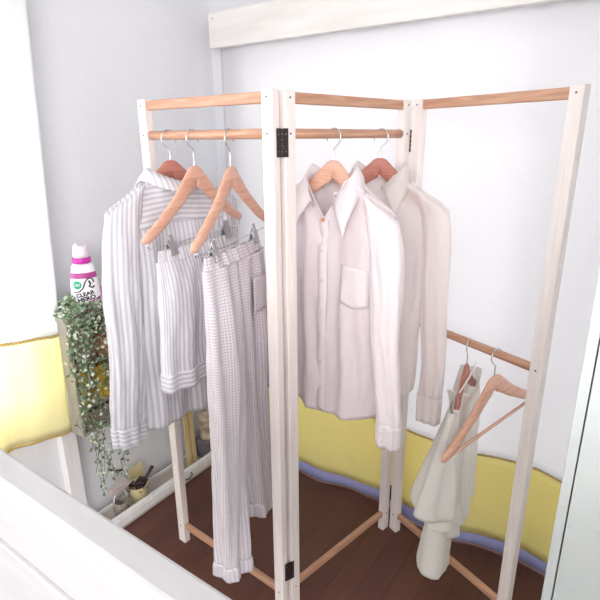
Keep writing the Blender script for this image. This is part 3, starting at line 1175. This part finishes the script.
# detergent bottle; local +x faces the room
bt = thing('detergent_bottle', 'white and magenta liquid detergent bottle with black lettering on the shelf top', 'bottle', (-1.575, .962, SZ + .0165), R96(-38))
bt.rotation_euler = (0, 0, R96(-36))
bt.scale = (1.28, 1.28, 1.06)
prof = [(0, 0), (.033, 0), (.036, .006), (.036, .05), (.034, .09), (.030, .125), (.026, .15), (.019, .160), (0, .160)]
MB().lathe([(r, z) for r, z in prof], n=36, sx=.72, sy=1.05).build('bottle_body', M['bwhite'], bt, smooth=True)


def bottle_r(z):
    return interp(z, [0, .006, .05, .09, .125, .15, .16], [.033, .036, .036, .034, .030, .026, .019])


def wrap(y, z, off=.0008):
    r = bottle_r(z) + off
    a = max(-1.45, min(1.45, y / (r * 1.05)))
    return Vector((r * .72 * math.cos(a), r * 1.05 * math.sin(a), z))


def band_(z0_, z1_, ya, yb, off, mat, name, top=None):
    vs, fs = [], []
    nu, nv = 24, 6
    for j in range(nv + 1):
        for i in range(nu + 1):
            y = lerp(ya, yb, i / nu)
            zz1 = z1_ + (top(y) if top else 0)
            vs.append(wrap(y, lerp(z0_, zz1, j / nv), off))
    for j in range(nv):
        for i in range(nu):
            k = j * (nu + 1) + i
            fs.append((k, k + 1, k + nu + 2, k + nu + 1))
    return mesh(name, vs, fs, mat, bt)


band_(.112, .130, -.045, .045, .0006, M['mauve'], 'label_band', top=lambda y: 0)
band_(.004, .034, -.045, .045, .0006, M['mauve'], 'label_band', top=lambda y: y * .35)
# badge and swirl
vs, fs = [Vector((0, 0, 0))], []
vs = [wrap(-.019, .092, .0012)] + [wrap(-.019 + .0125 * math.cos(a * PI / 12), .092 + .0135 * math.sin(a * PI / 12), .0012) for a in range(24)]
fs = [(0, 1 + i, 1 + (i + 1) % 24) for i in range(24)]
mesh('badge', vs, fs, M['green_badge'], bt)
sw = MB()
sw.tube([wrap(y, z, .001) for y, z in ((-.030, .068), (-.015, .070), (-.004, .082), (.002, .100), (.010, .112), (.022, .110), (.026, .098))], .0019, 6)
sw.tube([wrap(y, z, .001) for y, z in ((.012, .104), (.016, .094), (.012, .086), (.020, .080), (.026, .086))], .0026, 6)
sw.build('label_swirl', M['ink_black'], bt, smooth=True)
for word, size, zc, yc, rot in (('CLEAR', .0165, .056, .000, .22), ('HERO', .0185, .040, .003, .22)):
    vs, fs = textmesh(word, size, True)
    out = []
    for v in vs:
        y, z = v.x, v.y
        y, z = y * math.cos(rot) - z * math.sin(rot), y * math.sin(rot) + z * math.cos(rot)
        out.append(wrap(yc + y, zc + z, .0014))
    mesh('lettering', out, fs, M['ink_black'], bt, smooth=False)
bl = MB()
for q in (-.006, -.002, .002, .006):
    bl.tube([wrap(-.019 + q - .001, .0875, .0018), wrap(-.019 + q + .001, .0965, .0018)], .0008, 6)
bl.build('badge_print', M['bwhite'], bt)
MB().lathe([(0, .1595), (.0225, .1595), (.0235, .162), (.0235, .175), (.022, .177), (0, .177)], n=32).build('cap_collar', M['magenta'], bt, smooth=True)
cp = MB().lathe([(0, .1775), (.0205, .1775), (.0195, .190), (.017, .212), (.016, .214), (0, .214)], n=32)
cp.tube([(.0, -.009, .206), (.0, -.010, .216), (.0, -.011, .221)], [.006, .0055, .004], 12)
cp.build('pour_cap', M['bcap'], bt, smooth=True)
small('refill_pouch', 'magenta and white refill pouch beside the detergent bottle', 'pouch', MB().loft([[Vector((x * kx, y * ky, z)) for x, y in ((-.5, -1), (.5, -1), (1, 0), (.5, 1), (-.5, 1), (-1, 0))] for z, kx, ky in ((0, .014, .010), (.03, .014, .010), (.07, .006, .009), (.078, .002, .008))]), M['magenta'], (-1.555, 1.012, SZ + .0165), bevel=.001)
small('folded_cloth', 'folded pale cloth at the right end of the shelf top', 'cloth', MB().box(-.03, .03, -.018, .018, 0, .012).box(-.029, .029, -.017, .017, .0125, .024).box(-.028, .028, -.017, .017, .0245, .034), M['tag'], (-1.62, 1.024, SZ + .0165), smooth=False, bevel=.005)

# ------------------------------------------------------------------ low drawer along the left wall, with things in it
dr = thing('floor_drawer', 'long low white wooden drawer against the left wall', 'drawer', (-1.62, 1.35, 0))
ya, yb = -.47, .36
MB().box(-.055, .08, ya, yb, .001, .010).build('base', plain('beige_lining', srgb(196, 186, 176), .8), dr)
fr = MB().box(.062, .08, ya, yb, .0105, .060).build('front', M['white_paint'], dr, bevel=.002)
MB().box(.0805, .084, ya + .012, yb - .012, .020, .050).build('front_panel', M['white_paint'], fr, bevel=.0015)
MB().box(-.055, -.047, ya, yb, .0105, .030).build('back', M['white_paint'], dr, bevel=.002)
MB().box(-.0425, .0615, ya, ya + .012, .0105, .058).build('side', M['white_paint'], dr, bevel=.002)
MB().box(-.0425, .0615, yb - .012, yb, .0105, .058).build('side', M['white_paint'], dr, bevel=.002)
hy = 1.30 - 1.35
MB().tube([(.084, hy - .028, .043), (.095, hy - .024, .036), (.099, hy, .031), (.095, hy + .024, .036), (.084, hy + .028, .043)], .0028, 8).build('handle', M['black'], dr, smooth=True)

cup = thing('cream_pail', 'cream enamel pail full of dark clips, in the low drawer', 'pail', (-1.595, 1.085, .0105))
MB().lathe([(0, 0), (.028, 0), (.040, .095), (.042, .098), (.039, .098), (.036, .08), (0, .08)]).build('pail_body', M['cream'], cup, smooth=True)
cl = MB()
r2 = random.Random(5)
for i in range(26):
    a, q = r2.uniform(0, 2 * PI), r2.uniform(0, .033)
    p = Vector((q * math.cos(a), q * math.sin(a), .082 + r2.uniform(0, .028)))
    d = Vector((r2.uniform(-1, 1), r2.uniform(-1, 1), r2.uniform(-.3, 1))).normalized() * .014
    cl.tube([p - d, p + d], .005, 6)
tag(cl.build('dark_clips', M['potting'], smooth=True), 'heap of dark brown clips inside the cream pail', 'clips', kind='stuff').location = cup.location
br_ = MB().tube([(.0, .01, .09), (.02, .035, .125), (.034, .058, .165)], [.005, .006, .008], 10)
small('brush_handle', 'dark brush handle sticking out of the cream pail', 'brush', br_, M['darkbrown'], cup.location)
small('yellow_card', 'pale yellow card standing behind the cream pail', 'card', MB().box(-.002, .002, -.035, .035, 0, .14), M['cream'], (-1.655, 1.125, .0105), smooth=False)
bk = thing('white_basket', 'round grey-white basket at the near end of the low drawer', 'basket', (-1.60, .985 + .015, .0105))
MB().lathe([(0, 0), (.028, 0), (.031, .07), (.030, .072), (.028, .07), (.026, .01), (0, .01)]).build('basket_body', M['stone'], bk, smooth=True)
MB().tube([(0, .031 * math.cos(a * PI / 12), .07 + .05 * math.sin(a * PI / 12)) for a in range(13)], .0022, 6).build('handle', M['bwhite'], bk, smooth=True)
pb = MB().box(-.02, .02, -.045, .045, 0, .012, mat=Matrix.Rotation(.12, 4, 'X'))
pb.box(-.018, .018, -.04, .04, .0125, .02, mat=Matrix.Rotation(.12, 4, 'X'))
small('pencil_box', 'flat mauve-grey box lying over the round basket', 'box', pb, plain('mauve_grey_card', srgb(190, 176, 172), .7), (-1.60, 1.0, .139), smooth=False, bevel=.002)
for i, (y, z, l) in enumerate(((1.026, .172, 'small dark wall hook above the basket, left one'), (1.062, .146, 'small dark wall hook right of its twin, above the cream pail'))):
    small('wall_hook', l, 'hook', MB().tube([(0, 0, 0), (.012, 0, 0), (.014, .008 + .008 * i, -.002)], .005, 8), M['darkbrown'], (WX + .0005, y, z))

# boards and boxes standing at the far end of the drawer
for i, (dy, lab) in enumerate(((0, 'narrow beige wooden slat leaning on the left wall, nearer of two'), (.03, 'narrow beige wooden slat leaning on the left wall, farther of two'))):
    o = MB().box(-.008, .008, -.012, .012, 0, .30).build('wooden_slat', M['beigeboard'], bevel=.002)
    o.location = (-1.605 + .0, 1.385 + dy, .0125)
    o.rotation_euler = (R96(-8), R96(-12), 0)
    tag(o, lab, 'slat', 'beige slats')
small('felt_box', 'dark grey felt box in the low drawer behind the slats', 'box', MB().box(-.04, .04, -.05, .05, 0, .075).box(-.042, .042, -.052, .052, .0755, .095), M['greycard'], (-1.612, 1.515, .0110), smooth=False, bevel=.004)
small('patterned_tin', 'cream and brown mottled tin standing on the grey felt box', 'tin', MB().lathe([(0, 0), (.036, 0), (.037, .003), (.037, .105), (.039, .107), (.039, .122), (.036, .125), (0, .125)]), M['pattern'], (-1.612, 1.515, .1068))
small('felt_box', 'mauve-grey felt box in the corner end of the low drawer', 'box', MB().box(-.04, .04, -.045, .045, 0, .09).box(-.042, .042, -.047, .047, .0905, .105), M['greycard'], (-1.612, 1.63, .0110), smooth=False, bevel=.004)

# ------------------------------------------------------------------ foreground bed rail and right cabinet
rl = thing('bed_guard_rail', 'white painted wooden guard rail boards in the lower left foreground', 'rail', (-.6, .2, 0))
ztop = 1.15
import_y = None
RX0, RX1 = -.9, .75
YF, YN = .2195, .1885
o = MB().box(RX0, RX1, YN - .0, YF, ztop - .095, ztop).build('upper_board', M['rail_paint'], None, bevel=.004)
o.parent = rl
o.location = -rl.location
for k in range(3):
    zt_ = ztop - .106 - k * .135
    o = MB().box(RX0, RX1, YN + .002, YF - .002, zt_ - .125, zt_).build('lower_board', M['rail_paint'], None, bevel=.004)
    o.parent = rl
    o.location = -rl.location
for x in (RX0 + .1, RX1 - .05):
    o = MB().box(x - .03, x + .03, YF + .001 - .04 - .036, YN - .001, 0.0, ztop - .02).build('support_post', M['white_paint'], None, bevel=.003)
    o.parent = rl
    o.location = -rl.location

cb = thing('white_cabinet', 'tall white cabinet at the right edge, nearest the camera', 'cabinet', (.25, 1.12, 0))
MB().box(-.306, -.289, -.22, .2, 0, 1.9).build('side_panel', M['cabinet'], cb, bevel=.002)
MB().box(.33, .354, -.22, .2, 0, 1.9).build('side_panel', M['cabinet'], cb, bevel=.002)
MB().box(-.2885, .3295, -.205, .2, .0, .02).build('bottom_panel', M['cabinet'], cb)
MB().box(-.2885, .3295, -.205, .2, 1.88, 1.9).build('top_panel', M['cabinet'], cb)
MB().box(-.2885, .3295, .19, .2, .0205, 1.8795).build('back_panel', M['cabinet'], cb)
d_ = MB().box(-.2868, .326, -.222, -.204, .006, 1.876).build('door', M['cabinet'], cb, bevel=.002)
MB().tube([(.28, -.223, .95), (.28, -.245, .96), (.28, -.245, 1.06), (.28, -.223, 1.07)], .005, 8).build('handle', M['steel'], d_, smooth=True)
